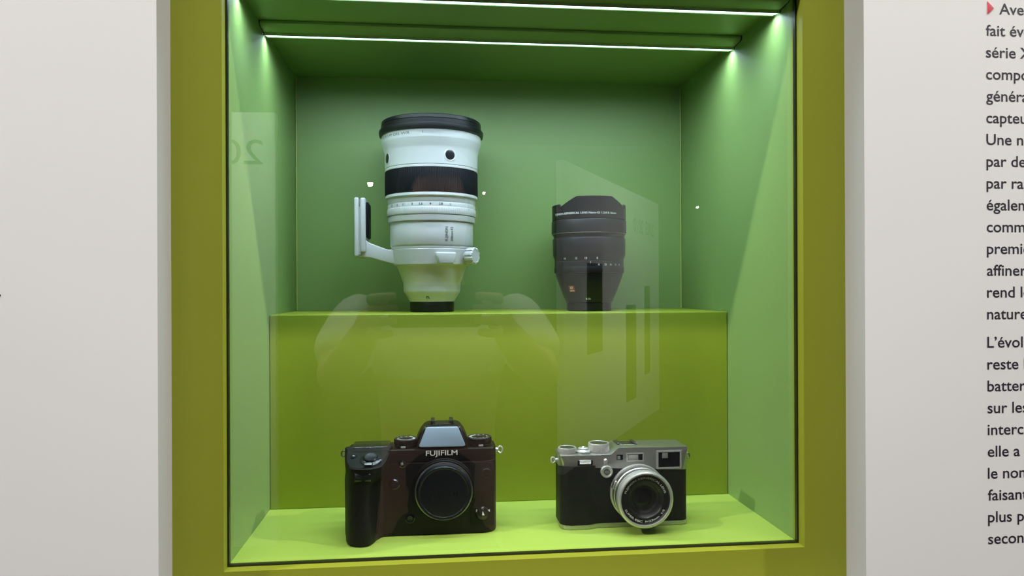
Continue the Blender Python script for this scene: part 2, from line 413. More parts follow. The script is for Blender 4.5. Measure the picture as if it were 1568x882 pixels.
# ================================================================== WALL LETTERING
PIT = 18.85
wt = thing('wall_text', 'column of dark printed text with red arrow on the white wall right of the case', 'wall lettering', NP(645.6, -30, 200))
def para(lines, z0, first_dx=0):
    t = bmesh.new()
    for i, s in enumerate(lines):
        x = first_dx if i == 0 else 0
        text(t, s, lambda u, v, x=x, z=z0-i*PIT: (x+u, -0.15, z+v), 9.5, bold=0.010, sx=1.08)
    fin_text('paragraph', t, M['ink'], wt)
para(['Avec', 'fait évol', 'série X', 'compor', 'généra', 'capteu', 'Une no', 'par des', 'par rap', 'égalem', 'comme', 'premie', 'affiner', 'rend le', 'naturel'], 464.9-200, 12.6)
para(['L\u2019évolu', 'reste l', 'batteri', 'sur les', 'interch', 'elle a', 'le nom', 'faisant', 'plus pe', 'second'], 192.7-16.2-200)
t = bmesh.new(); prism(t, [(1.6, 464.3-200), (1.6, 475.5-200), (7.4, 469.9-200)], 'xz', -0.5, 0.0, 0.1)
lab(finish('arrow_mark', t, M['red'], wt), 'red arrow mark')
w2 = thing('wall_text', 'single dark printed dot at the far left edge of the white wall', 'wall lettering', NP(-153.4, -30, 225.7))
t = bmesh.new(); lathe(t, [(0, 0), (1.0, 0), (1.0, 0.3), (0, 0.3)], n=20, axis='y'); finish('full_stop', t, M['ink'], w2)

# ================================================================== WHITE TELEPHOTO LENS (axis upright)
def cyl(z0, r, phi0=0, off=0.12):
    def f(x, y):
        a = phi0 + x/r; return ((r+off)*sin(a), -(r+off)*cos(a), z0+y)
    return f
tele = thing('telephoto_lens', 'tall white telephoto lens with black focus ring and tripod foot, standing on the step', 'camera lens', NP(168.5, 245, ZS))
b = bmesh.new()
lathe(b, [(0, 0), (24.6, 0), (25.4, 0.8), (25.6, 11.4), (24.6, 12.4), (0, 12.4)]); rc = lab(finish('rear_cap', b, M['black'], tele), 'black rear cap')
b = bmesh.new()      # rear housing: mount cone up to the tripod collar
lathe(b, [(0, 12.2), (26.2, 12.2), (26.5, 13.2), (30.6, 20.0), (32.6, 23.2), (32.9, 24.5), (33.2, 33.5), (34.4, 36), (36.0, 41), (38.8, 48.5), (40.6, 52.6), (41, 53.2), (0, 53.2)], n=96)
finish('rear_barrel', b, M['white'], tele)
b = bmesh.new()      # collar
lathe(b, [(0, 53.2), (43.4, 53.2), (44.6, 54.4), (46.8, 70.8), (46.0, 72.0), (0, 72.0)], n=96); finish('tripod_collar', b, M['white'], tele)
b = bmesh.new(); lathe(b, [(46.0, 72.0), (46.6, 72.2), (46.6, 74.8), (47.2, 75.2), (47.9, 76.5), (47.9, 101.4), (47.4, 102.2), (0, 102.2), ], n=96); finish('main_barrel', b, M['white'], tele)
b = bmesh.new(); lathe(b, [(47, 102.2), (49.9, 102.4), (50.2, 103.2), (50.2, 108.6), (49.6, 109.4), (48, 109.4)], n=96); finish('barrel_ring', b, M['white'], tele)
b = bmesh.new()
lathe(b, [(48, 109.3), (50.9, 109.6), (51.3, 110.2), (51.3, 116.8), (50.9, 117.4), (50.6, 117.6), (50.6, 122.2), (50.2, 122.8), (48, 122.8)], n=360,
      mod=lambda a, r, h, i: r - (0.22 if 109.9 < h < 117 and i % 3 == 0 else 0)); finish('aperture_ring', b, M['white'], tele)
b = bmesh.new(); lathe(b, [(48, 122.6), (50.1, 122.8), (50.5, 123.6), (50.9, 128.6), (52.7, 129.4), (53.2, 130.0), (53.2, 132.6), (52.7, 133.4), (50, 133.4)], n=96); finish('barrel_ring', b, M['white'], tele)
b = bmesh.new(); lathe(b, [(50, 133.4), (53.3, 133.4), (53.7, 134.0), (53.7, 160.2), (53.3, 160.8), (50, 160.8)], n=480,
                       mod=lambda a, r, h, i: r - (0.45 if 133.9 < h < 160.4 and i % 4 < 2 else 0)); lab(finish('focus_ring', b, M['rubber'], tele), 'black ribbed focus ring')
b = bmesh.new()
lathe(b, [(50, 160.8), (53.2, 160.8), (53.5, 161.2), (53.5, 163.2), (53.1, 163.6), (53.1, 164.0), (53.6, 164.4), (53.9, 182.2), (54.6, 184.6), (57.0, 192.8), (57.3, 194.0), (57.4, 201.2), (56.8, 201.8), (50, 201.8)], n=96)
finish('front_barrel', b, M['white'], tele)
b = bmesh.new()      # black hood ring and front cap
lathe(b, [(0, 201.6), (58.2, 201.6), (59.8, 202.4), (60.4, 205.0), (60.2, 207.8), (58.8, 208.8), (57.8, 209.2), (57.8, 212.6), (57.2, 213.0), (57.2, 213.8), (57.7, 214.2), (57.4, 217.6), (56.2, 218.6), (48, 219.0), (0, 219.0)], n=96)
lab(finish('front_cap', b, M['black'], tele), 'black front cap and ring')
# focus preset buttons
for phi in (22.3, -67.7, 112.3, 202.3):
    a = RAD(phi); ez = 174.2; n_ = Vector((sin(a), -cos(a), 0)); xx = Vector((cos(a), sin(a), 0))
    mx = Matrix(((xx.x, 0, n_.x, 0), (xx.y, 0, n_.y, 0), (0, 1, 0, 0), (0, 0, 0, 1)))
    b = bmesh.new(); ringlathe(b, [(5.6, 0), (7.1, 0), (7.1, 0.35), (6.4, 0.7), (5.6, 0.5)], n=40, mx=mx, c=n_*53.3 + Vector((0, 0, ez)))
    o = finish('preset_button', b, M['white'], tele)
    b = bmesh.new(); lathe(b, [(0, -0.4), (5.6, -0.4), (5.6, 0.05), (4.6, 0.25), (0, 0.3)], n=40, mx=mx, c=n_*53.75 + Vector((0, 0, ez)))
    lab(finish('button_cap', b, M['gloss'], o), 'black round button face')
# tripod foot: arm from the collar, upright foot plate with a slot, rubber pad
b = bmesh.new()
arm = [(-36, 54.2), (-44, 55.0), (-70.5, 62.4), (-86.6, 62.8), (-87.0, 66), (-87.0, 72), (-76, 84.0), (-74.0, 82.2), (-70.5, 79.2), (-55, 73.4), (-50, 71.6), (-36, 71.6)]
prism(b, arm, 'xz', -15, 15, 2.2, 3)
foot = finish('tripod_foot', b, M['white'], tele)
b = bmesh.new()
bx(b, -87.0, -82.0, -20, 20, 63.5, 130.2, 1.6, 3); bx(b, -80.4, -74.2, -20, 20, 68, 130.0, 2.0, 3); bx(b, -83.0, -79.4, -17, 17, 66, 120)
finish('foot_plate', b, M['white'], foot)
b = bmesh.new(); bx(b, -74.6, -71.2, -17, 17, 85, 125.5, 1.6, 3); lab(finish('foot_pad', b, M['rubber'], foot), 'black rubber pad')
# focus module block on the collar
b = bmesh.new()
a0 = RAD(19)
mx = Matrix.Rotation(a0, 4, 'Z')
prism(b, [(-11.4, 67.0), (11.4, 67.0), (11.4, 62.5), (8.4, 54.4), (-8.4, 54.4), (-11.4, 62.5)], 'xz', -50.6, -42, 1.4, 3, mx=mx)
finish('collar_clamp_block', b, M['white'], tele)
# clamp knob
ak = RAD(56); n_ = Vector((sin(ak), -cos(ak), 0)); xx = Vector((cos(ak), sin(ak), 0))
mx = Matrix(((xx.x, 0, n_.x, 0), (xx.y, 0, n_.y, 0), (0, 1, 0, 0), (0, 0, 0, 1)))
b = bmesh.new()
lathe(b, [(0, -8), (5, -8), (5, 0), (9.0, 0.2), (9.9, 1.2), (9.9, 8.6), (9.0, 9.8), (7.6, 10.0), (7.2, 9.5), (0, 9.5)], n=80, mx=mx, c=n_*49.6 + Vector((0, 0, 63.6)),
      mod=lambda a, r, h, i: r - (1.0 if r > 8 and 0.5 < h < 9.9 and i % 8 < 3 else 0))
finish('collar_knob', b, M['white'], tele)
# printing
t = bmesh.new()
vt = lambda zz, phi: (lambda x, y: cyl(0, 47.9, phi)(-y, zz + x))
text(t, 'FUJINON', vt(79.4, RAD(22.0)), 3.4, w=16.2, bold=0.01)
text(t, '200mm F2', vt(79.4, RAD(29.6)), 3.1, w=16.0, bold=0.01)
lab(fin_text('model_lettering', t, M['blackink'], tele), 'dark upright lettering'); t = bmesh.new()
for s, ph in (('22', -62), ('16', -49), ('11', -38), ('8', -25), ('5.6', -13.6), ('4', -1.5), ('2.8', 11.5), ('2', 24)):
    text(t, s, cyl(119.0, 50.6, RAD(ph)), 2.7, align='c', bold=0.012)
lab(fin_text('aperture_scale', t, M['blackink'], tele), 'dark aperture numbers'); t = bmesh.new()
text(t, 'F2 R LM OIS WR', cyl(196.2, 57.45, RAD(-72)), 2.8, w=48)
text(t, '1', cyl(196.4, 57.45, RAD(-9.5)), 3.2)
lab(fin_text('rim_lettering', t, M['blackink'], tele), 'dark lettering below the front ring'); t = bmesh.new()
text(t, 'R', cyl(15.6, 29.6, RAD(-8.5)), 5.6, align='c', bold=0.02)
lab(fin_text('mount_mark', t, M['blackink'], tele), 'dark mark above the rear cap')

# ================================================================== BLACK WIDE-ANGLE LENS
wide = thing('wide_angle_lens', 'squat black wide-angle lens with petal-shaped hood, standing on the step', 'camera lens', NP(354.6, 245, ZS))
b = bmesh.new(); lathe(b, [(0, 0), (25.6, 0), (26.4, 0.8), (26.6, 9.8), (25.4, 10.6), (0, 10.6)]); finish('rear_cap', b, M['black'], wide)
b = bmesh.new(); lathe(b, [(0, 10.4), (27.4, 10.4), (29.0, 14.6), (31.8, 20.6), (35.3, 30.0), (38.4, 38.6), (39.6, 43.4), (39.6, 44.4), (0, 44.4)], n=96); finish('rear_barrel', b, M['black'], wide)
b = bmesh.new(); lathe(b, [(38, 44.4), (41.0, 44.6), (41.3, 45.2), (41.3, 50.6), (40.9, 51.2), (40.8, 52), (40.8, 57.2), (40.2, 57.6), (38, 57.6)], n=240,
                       mod=lambda a, r, h, i: r - (0.3 if 45 < h < 50.8 and i % 3 == 0 else 0)); finish('aperture_ring', b, M['black'], wide)
b = bmesh.new(); lathe(b, [(38, 57.6), (40.6, 57.8), (40.9, 60.8), (42.6, 64.8), (42.9, 66), (43.1, 84.0), (42.6, 85.0), (41.6, 85.6), (38, 85.6)], n=96); finish('zoom_ring', b, M['black'], wide)
b = bmesh.new(); lathe(b, [(38, 85.6), (41.8, 85.8), (42.2, 88.6), (43.6, 90.2), (44.3, 91.0), (44.3, 104.6), (43.8, 105.6), (42.2, 106.0), (38, 106.2)], n=96); finish('focus_ring', b, M['black'], wide)
b = bmesh.new(); ringlathe(b, [(43.4, 90.1), (44.0, 90.5), (43.9, 90.9), (43.3, 90.5)], n=96); lab(finish('silver_line', b, M['chrome'], wide), 'thin silver line')
# petal hood, open shell with a shaped rim
def hood_h(a):           # a measured from the front petal
    a = abs((a + pi) % (2*pi) - pi); a = min(a, pi - a); d = math.degrees(a)
    if d < 28: return 131.8
    if d < 58: return 131.8 + (121.0-131.8)*(d-28)/30
    if d < 62: return 121.0 + 3.2*(d-58)/4
    return 124.2
N = 240; rings = []
for r, kind in ((42.2, 106.0), (43.3, 106.6), (43.6, 108.2), (43.7, None), (43.0, 'top'), (41.2, 'top'), (40.6, None), (40.6, 106.0)):
    ring = []
    for i in range(N):
        a = 2*pi*i/N
        hh = hood_h(a - RAD(-2.6))
        z = kind if isinstance(kind, float) else (hh + (0.0 if kind == 'top' else -0.7))
        ring.append((r*sin(a), -r*cos(a), z))
    rings.append(ring)
b = bmesh.new(); loft(b, rings + [rings[0]], cap=False); finish('petal_hood', b, M['black'], wide)
b = bmesh.new(); lathe(b, [(40.6, 100), (40.6, 106.5), (36, 107.5), (33, 110), (26, 114.6), (14, 118.2), (0, 119.4)], n=72); lab(finish('front_element', b, M['optic'], wide), 'bulging front glass element')
t = bmesh.new()
text(t, 'FUJINON ASPHERICAL LENS Nano-GI 1:2.8 8-16mm', cyl(111.4, 43.75, RAD(-74)), 2.3, w=82, bold=0.012)
lab(fin_text('hood_lettering', t, M['whiteink'], wide), 'white lettering on the hood'); t = bmesh.new()
for s, ph in (('16', -53), ('12', -32), ('10', -16.5), ('8', 1)): text(t, s, cyl(67.0-7.2, 41.2 if False else 42.0, RAD(ph)), 2.4, align='c', bold=0.012)
text(t, 'I', cyl(55.2, 40.9, RAD(-9.4)), 2.2, align='c', bold=0.02)
for s, ph in (('A', 4), ('22', 15.5), ('16', 25.5), ('11', 36), ('8', 46)): text(t, s, cyl(52.6, 40.9, RAD(ph)), 2.2, align='c', bold=0.012)
lab(fin_text('number_scales', t, M['whiteink'], wide), 'white zoom and aperture numbers'); t = bmesh.new()
def cone(z0, r0, r1, z1, phi0):
    def f(x, y):
        z = z0+y; r = r0 + (r1-r0)*(z-10.4)/(z1-10.4) + 0.25; a = phi0 + x/r; return (r*sin(a), -r*cos(a), z)
    return f
text(t, '8-16', cone(13.4, 27.4, 35.3, 30.0, RAD(-14)), 2.3, align='c', bold=0.012)
lab(fin_text('range_lettering', t, M['whiteink'], wide), 'small white range numbers')
t = bmesh.new()
n_ = 8
f = cone(22.4, 27.4, 35.3, 30.0, RAD(-48)); vs = []
for j in range(3): vs.append([t.verts.new(f(-4 + 8*i/n_, 7.2*j/2)) for i in range(n_+1)])
for j in range(2):
    for i in range(n_): t.faces.new((vs[j][i], vs[j][i+1], vs[j+1][i+1], vs[j+1][i]))
for v in t.verts: v.co += Vector((v.co.x, v.co.y, 0)).normalized()*0.1
bd = lab(finish('format_badge', t, M['badge'], wide), 'small red badge')
t = bmesh.new()
g = lambda z0: (lambda x, y: tuple(Vector(cone(z0, 27.4, 35.3, 30.0, RAD(-48))(x, y)) + Vector((-0.24, -0.22, 0))))
text(t, 'XF', g(25.6), 3.0, align='c', bold=0.02); text(t, 'LENS', g(23.0), 1.6, align='c', w=6.4, bold=0.02)
fin_text('badge_lettering', t, M['whiteink'], bd)

# ================================================================== BLACK MIRRORLESS CAMERA
mil = thing('mirrorless_camera', 'black camera body with capped lens mount and deep grip on the case floor', 'camera', NP(159.5, 70, 0))
plan = rrect(-69.5, 69.3, 0, 40, (9, 13, 7, 9))
b = bmesh.new(); prism(b, plan, 'xy', 0.0, 68.6, 2.0, 3, pred=lambda p, q: abs(p.z-q.z) < .01); finish('body', b, M['crinkle'], mil)
b = bmesh.new(); prism(b, plan, 'xy', 68.6, 79.6, 1.2, 2, pred=lambda p, q: abs(p.z-q.z) < .01 and p.z > 70); tp = finish('top_plate', b, M['crinkle'], mil)
for xa, xb in ((-29, -7.5), (42.2, 66.0)):
    b = bmesh.new(); bx(b, xa, xb, 0.3, 2.4, 79.0, 80.0, 0.35, 2); lab(finish('edge_highlight', b, M['steel'], tp), 'added strip standing for the front edge highlight')  # thin strips added as the highlight along the shoulder edges
# grip with sloping shutter deck
gp = [(-69.3, 12), (-69.5, 0), (-68.6, -12), (-64, -22), (-56, -26.4), (-48, -25.0), (-43.6, -17), (-40.5, -7), (-36, -0.5), (-31, 2.5), (-34, 12)]
gm = [(-69.3, 12), (-69.5, 0), (-68.4, -9), (-63.6, -18), (-56, -22.0), (-48.6, -20.6), (-44.4, -13.4), (-41, -4.6), (-36, 0.4), (-31, 2.5), (-34, 12)]
gt = [(-69.3, 14), (-69.5, 1), (-68.4, -12), (-63, -21.5), (-54, -25.4), (-44, -24.0), (-36, -17), (-32.4, -8), (-30.6, -0.5), (-29.5, 3), (-31, 14)]
rings = []
for z, q, s in ((-0.0, gp, 0.94), (1.6, gp, 0.99), (5, gp, 1.0), (20, gp, 0.995), (38, gm, 1.0), (52, gm, 1.01), (60, gt, 0.96), (66, gt, 0.995), (69, gt, 1.0)):
    cxm = -52; ring = [(cxm + (x-cxm)*s, 2 + (y-2)*s, z) for x, y in spline(q, 66)]
    rings.append(ring)
top = spline(gt, 66)
zz = lambda y: max(69.6, min(81.6, 78.4 + y*0.46))
rings.append([(x, y, zz(y)-0.8) for x, y in top])
rings.append([(-51 + (x+51)*0.965, -5 + (y+5)*0.965, zz(y)) for x, y in top])
b = bmesh.new(); loft(b, rings); grip = finish('grip', b, M['leather'], mil)
b = bmesh.new()
ringsd = [[(-51 + (x+51)*0.93, -5 + (y+5)*0.93, zz(-5+(y+5)*0.93)+dz) for x, y in top] for dz in (-0.6, 0.5)]
loft(b, ringsd); deck = lab(finish('shutter_deck', b, M['deck'], mil), 'satin sloping deck')
b = bmesh.new(); bx(b, -66, -31, 8, 36, 78.0, 82.2, 1.6, 3); lab(finish('status_display', b, M['gloss'], mil), 'glossy top display block')
tilt = math.atan(0.46)
def onslope(x, y, h=0.4): return Vector((x, y, zz(y)+h))
smx = Matrix.Rotation(tilt, 4, 'X')
b = bmesh.new(); lathe(b, [(0, 0), (9.2, 0), (9.6, 0.6), (9.4, 2.0), (8.4, 2.6), (5.6, 2.7), (0, 2.7)], n=56, mx=smx, c=onslope(-46.5, -11.5)); sw = lab(finish('power_switch', b, M['gloss'], mil), 'ring lever around the shutter button')
b = bmesh.new(); bx(b, -4.2, 3.6, -10.6, -6.6, 1.6, 4.0, 0.9, 3, mx=Matrix.Translation(onslope(-47.6, -11.5)) @ smx); finish('switch_tab', b, M['steel'], sw)
b = bmesh.new(); lathe(b, [(0, 2.4), (6.0, 2.4), (6.0, 3.6), (5.4, 4.2), (0, 3.6)], n=48, mx=smx, c=onslope(-46.5, -11.0)); finish('shutter_button', b, M['deck'], mil)
t = bmesh.new()
P0 = Matrix.Translation(onslope(-46.5, -11.5, 3.2)) @ smx
text(t, 'ON', lambda x, y: tuple(P0 @ Vector((6.2+x, -4.4+y, 0))), 1.7); text(t, 'OFF', lambda x, y: tuple(P0 @ Vector((2.6+x, -8.0+y, 0))), 1.7)
fin_text('switch_lettering', t, M['whiteink'], sw)
b = bmesh.new(); lathe(b, [(0, 0), (3.4, 0), (3.4, 1.0), (2.8, 1.5), (0, 1.4)], n=36, mx=smx, c=onslope(-62.0, -6.6)); fb = finish('top_function_button', b, M['gloss'], mil)
t = bmesh.new(); P1 = Matrix.Translation(onslope(-62.0, -6.6, 2.1)) @ smx
text(t, 'Fn', lambda x, y: tuple(P1 @ Vector((x, y-0.8, 0))), 1.6, align='c'); fin_text('button_lettering', t, M['whiteink'], fb)
b = bmesh.new(); lathe(b, [(0, -7), (5.2, -7), (5.6, -6.4), (5.6, 6.4), (5.2, 7), (0, 7)], n=60, axis='x', c=(-52.5, -19.8, 62.0), mod=lambda a, r, h, i: r - (0.35 if abs(h) < 6.6 and i % 3 == 0 and r > 3 else 0)); finish('command_dial', b, M['gloss'], mil)
# viewfinder hump
b = bmesh.new()
hump = [(-6.5, 78.6), (-6.0, 86.0), (-2.4, 93.6), (1.8, 98.6), (5.6, 100.0), (31.6, 100.0), (35.4, 98.6), (39.4, 93.4), (42.8, 86.0), (43.2, 78.6)]
prism(b, hump, 'xz', 8.5, 40, 1.4, 3)
hp = finish('viewfinder_hump', b, M['crinkle'], mil)
b = bmesh.new()
tr = [(-2.9, 82.4), (-1.2, 81.8), (37.6, 81.8), (39.4, 82.4), (39.6, 83.4), (33.6, 98.0), (32.2, 99.2), (4.6, 99.2), (3.0, 98.0), (-3.0, 83.4)]
t2 = bmesh.new(); prism(t2, tr, 'xz', 0, 9.0, 0.5, 2)
for v in t2.verts:
    s = (v.co.z-81.8)/17.4
    v.co.y = v.co.y*(1-0.35*s) + 0.8 + 5.6*s
join(b, t2)
lab(finish('hump_front_plate', b, M['platesheen'], hp), 'sloping front plate with blue-grey sheen in its colour')
for s in (-1, 1):
    b = bmesh.new()
    t2 = bmesh.new(); bx(t2, 18.4+s*21.6-2.0, 18.4+s*21.6+2.0, 4, 12, 80.5, 99, 1.4, 3)
    for v in t2.verts:
        k = (v.co.z-80.5)/18.5; v.co.x -= s*6.2*k; v.co.y += 4*k
    join(b, t2); finish('hump_shoulder', b, M['gloss'], hp)
b = bmesh.new()
bx(b, 8.6, 28.2, 14, 34, 99.8, 100.8, 0.2, 1)
for s in (-1, 1):
    bx(b, 18.4+s*9.8-0.8, 18.4+s*9.8+0.8, 14, 33, 100.4, 103.6, 0.2, 1)
    bx(b, 18.4+s*8.6-1.8, 18.4+s*8.6+1.8, 14, 33, 103.0, 104.0, 0.2, 1)
lab(finish('hot_shoe', b, M['black'], hp), 'hot shoe rails')
t = bmesh.new(); text(t, 'FUJIFILM', lambda x, y: (3.1+x, -0.25, 74.2+y), 4.7, w=29.2, bold=0.010)
lab(fin_text('front_lettering', t, M['whiteink'], tp), 'white raised brand lettering')
# dials
def dial(name, cx, cy, r, marks, tabx):
    b = bmesh.new()
    lathe(b, [(0, 79.4), (r-0.8, 79.4), (r-0.4, 79.8), (r-0.4, 82.2), (r-1.2, 82.4), (r-1.2, 82.8), (r, 83.0), (r, 87.2), (r-0.6, 87.8), (r-1.6, 87.8), (r-2.2, 87.4), (0, 87.4)], n=180, c=(cx, cy, 0),
          mod=lambda a, q, h, i: q - (0.35 if 82.9 < h < 87.4 and q > r-0.3 and i % 3 == 0 else 0))
    d = finish(name, b, M['black'], mil)
    b = bmesh.new(); ringlathe(b, [(r-1.7, 87.6), (r-0.9, 87.6), (r-1.0, 88.0), (r-1.6, 88.0)], n=72, c=(cx, cy, 0)); lab(finish('dial_rim', b, M['steel'], d), 'light dial rim')
    t = bmesh.new()
    for k, s in enumerate(marks):
        ph = 2*pi*k/len(marks)
        text(t, s, lambda x, y, ph=ph: (cx + (r-4.6+y)*sin(ph+x/(r-4)), cy + (r-4.6+y)*cos(ph+x/(r-4)), 87.55), 2.1, align='c', bold=0.02)
    lab(fin_text('dial_numbers', t, M['whiteink'], d), 'white dial numbers')
    b = bmesh.new(); bx(b, cx+tabx-2.2, cx+tabx+2.2, cy-r-0.4, cy-r+1.4, 80.3, 82.0, 0.4, 2); lab(finish('dial_tab', b, M['greyink'], d), 'pale lever tab')
    b = bmesh.new(); lathe(b, [(0, 87.2), (3.2, 87.2), (3.0, 88.4), (0, 88.6)], n=32, c=(cx, cy, 0)); finish('dial_lock', b, M['steel'], d)
dial('sensitivity_dial', -15.8, 17, 11.3, ['A', '200', '400', '800', '1600', '3200', '6400', 'H', 'L', 'C'], -2.2)
dial('shutter_dial', 53.6, 17, 12.0, ['B', 'T', '1', '2', '4', '8', '15', '30', '60', '125', '250', '500'], 1.0)
# mount and cap
MC = (19.6, 0, 41.2)
b = bmesh.new(); lathe(b, [(0, -2), (30.4, -2), (30.4, -0.1), (29.6, 0.5), (28.6, 0.8), (28.0, 1.6), (0, 1.6)], n=96, axis='y', c=MC); finish('mount_surround', b, M['crinkle'], mil)
b = bmesh.new(); lathe(b, [(0, 1.4), (26.9, 1.4), (26.9, 2.4), (26.2, 2.8), (0, 2.8)], n=96, axis='y', c=MC); mr = lab(finish('mount_ring', b, M['steel'], mil), 'metal mount ring')
b = bmesh.new(); lathe(b, [(0, 2.6), (25.6, 2.6), (25.6, 3.4), (24.6, 8.8), (24.0, 9.6), (23.4, 9.7), (22.4, 9.3), (21.9, 8.9), (0, 8.9)], n=144, axis='y', c=MC); cap = finish('body_cap', b, M['deck'], mil)
t = bmesh.new(); text(t, 'FUJIFILM', lambda x, y: (MC[0]+x, -9.05, 38.6+y), 3.6, w=25.5, align='c', bold=0.03) if False else text(t, 'FUJIFILM', lambda x, y: (MC[0]-12.7+x, -9.0, 38.2+y), 3.6, w=25.4, bold=0.012)
lab(fin_text('cap_lettering', t, M['rubber'], cap), 'dark embossed lettering')
# front buttons
def fbutton(name, x, z, r, m, core=None, h=1.6):
    b = bmesh.new(); ringlathe(b, [(r, -0.4), (r+1.1, -0.4), (r+1.1, 0.4), (r+0.3, 0.8), (r, 0.5)], n=40, axis='y', c=(x, 0, z))
    lathe(b, [(0, -0.5), (r-0.2, -0.5), (r-0.2, h*0.5), (r*0.8, h), (0, h*0.92)], n=40, axis='y', c=(x, 0, z))
    o = finish(name, b, m, mil)
    if core:
        b = bmesh.new(); lathe(b, [(0, h*0.7), (r*0.5, h*0.8), (r*0.42, h+0.4), (0, h+0.7)], n=28, axis='y', c=(x, 0, z)); finish('lamp_window', b, core, o)
fbutton('focus_assist_lamp', -18.8, 67.2, 2.7, M['gloss'], M['frosted'] if False else M['finderlens'], 0.8)
fbutton('front_function_button', -26.0, 49.2, 4.3, M['gloss'])
fbutton('release_function_button', -11.8, 16.4, 3.4, M['gloss'])
fbutton('sync_terminal', 59.3, 57.2, 3.9, M['black'], None, 1.2)
b = bmesh.new(); lathe(b, [(0, -0.5), (7.0, -0.5), (7.0, 0.8), (5.6, 2.8), (0, 3.0)], n=48, axis='y', c=(55.6, 0, 19.2)); fs_ = finish('focus_selector', b, M['gloss'], mil)
b = bmesh.new(); bx(b, 54.6, 56.6, -5.2, -2.6, 15.2, 24.2, 0.8, 3, mx=None); finish('selector_tab', b, M['gloss'], fs_)
t = bmesh.new()
for s, x, z in (('S', 50.0, 22.0), ('C', 55.6, 24.6), ('M', 61.2, 21.8)): text(t, s, lambda u, v, x=x, z=z: (x+u, -3.4 if s == 'C' else -2.4, z-1+v), 2.3, align='c', bold=0.03)
prism(t, [(54.9, 18.6), (57.0, 18.6), (55.4, 22.4)], 'xz', -5.6, -5.2)
lab(fin_text('selector_lettering', t, M['whiteink'], fs_), 'white focus mode letters')
b = bmesh.new(); bx(b, 44.5, 66.5, -0.5, 1.2, 7, 66.5, 0.7, 2); finish('front_covering', b, M['leather'], mil)
# strap lugs
def lug(parent, x, y, z, s, r=3.0, m='chrome'):
    b = bmesh.new(); lathe(b, [(0, -1.0), (2.0, -1.0), (2.0, 1.6), (1.2, 2.0), (0, 2.0)], n=24, axis='x', c=(x, y, z))
    tube(b, [(x+s*2.0+s*r*.75*(1-cos(a))-s*0.6, y + 0.25*r*sin(a), z + r*sin(a)) for a in [2*pi*k/28 for k in range(28)]], 0.75, 10, closed=True)
    lab(finish('strap_lug', b, M[m], parent), 'metal strap lug')
lug(mil, -70.2, 14, 75.0, -1, 2.7, 'steel'); lug(mil, 70.0, 14, 75.0, 1, 2.9)

# ================================================================== SILVER-AND-BLACK COMPACT CAMERA
rf = thing('compact_camera', 'silver and black retro camera with fixed silver-ringed lens on the case floor', 'camera', NP(352, 72, 0))
def front_outline(x0, x1, y1, r0, r1, bump=3.6):
    """body plan with the low hand grip at the left"""
    p = []
    for k in range(9):
        a = pi + .5*pi*k/8; p.append((x0+r0+r0*cos(a), -bump+r0+r0*sin(a)))
    p += [(-38, -bump), (-34, -bump*0.82), (-30, -bump*0.25), (-27.5, 0)]
    for k in range(9):
        a = 1.5*pi + .5*pi*k/8; p.append((x1-r1+r1*cos(a), r1+r1*sin(a)))
    p += rrect(x0, x1, 0, y1, 8)[18:36]
    return p
b = bmesh.new(); prism(b, front_outline(-62.8, 62.6, 33, 9, 7), 'xy', 4.6, 60.0); bd = finish('body', b, M['leather'], rf)
b = bmesh.new(); prism(b, front_outline(-62.0, 62.8, 33, 9, 7, 3.2), 'xy', 0.0, 5.0, 0.9, 3, pred=lambda p, q: abs(p.z-q.z) < .01); finish('base_plate', b, M['silver'], rf)
# stepped top plate
b = bmesh.new()
tpo = [(-63.2, 59.4), (-34, 57.9), (63.0, 53.4), (63.0, 74.2), (61.8, 75.6), (-5.2, 76.2), (-7.6, 75.2), (-12.6, 70.6), (-14.4, 69.9), (-62.0, 69.9), (-63.2, 68.8)]
prism(b, tpo, 'xz', 0, 33, 7.0, 8, pred=lambda p, q: abs(p.y-q.y) > 1 and False)
t2 = bmesh.new(); prism(t2, tpo, 'xz', -0.5, 33.3)
def rnd(v):
    # round the plan corners of the plate by pulling the ends back
    return v
bmesh.ops.bevel(t2, geom=[e for e in t2.edges if abs(e.verts[0].co.y-e.verts[1].co.y) < .01 and abs(e.verts[0].co.x-e.verts[1].co.x) < 1.5 and abs(abs((e.verts[0].co.x+e.verts[1].co.x)/2)-63.1) < .3],
                offset=7.5, segments=8, profile=0.5, affect='EDGES', clamp_overlap=False)
b.free(); b = t2
bmesh.ops.bevel(b, geom=[e for e in b.edges if e.verts[0].co.z > 69 and e.verts[1].co.z > 69 and e.is_manifold and e.calc_face_angle(0) > 1.0 and abs(e.verts[0].co.y-e.verts[1].co.y) < 3.4],
                offset=0.55, segments=2, profile=0.5, affect='EDGES', clamp_overlap=True)
tpl = finish('top_plate', b, M['silver'], rf, angle=28)
# viewfinder window
b = bmesh.new(); ringw = bmesh.new()
def rectring(bm, y0, y1, o, i): ringwall(bm, y0, y1, o, i)
rectring(ringw, -1.5, 1.0, (31.2, 55.6, 55.0, 72.6), (32.7, 54.1, 56.5, 71.1)); vw = lab(finish('viewfinder_window', ringw, M['chrome'], rf), 'bright-framed viewfinder window')
b.free(); b = bmesh.new(); bx(b, 32.7, 54.1, -0.75, 0.4, 56.5, 71.1, 0.2, 1); finish('window_glass', b, M['optic'], vw)
b = bmesh.new(); bx(b, 36.6, 42.2, -1.15, -0.6, 65.2, 70.4, 0.5, 3); finish('finder_optic', b, M['finderlens'], vw)
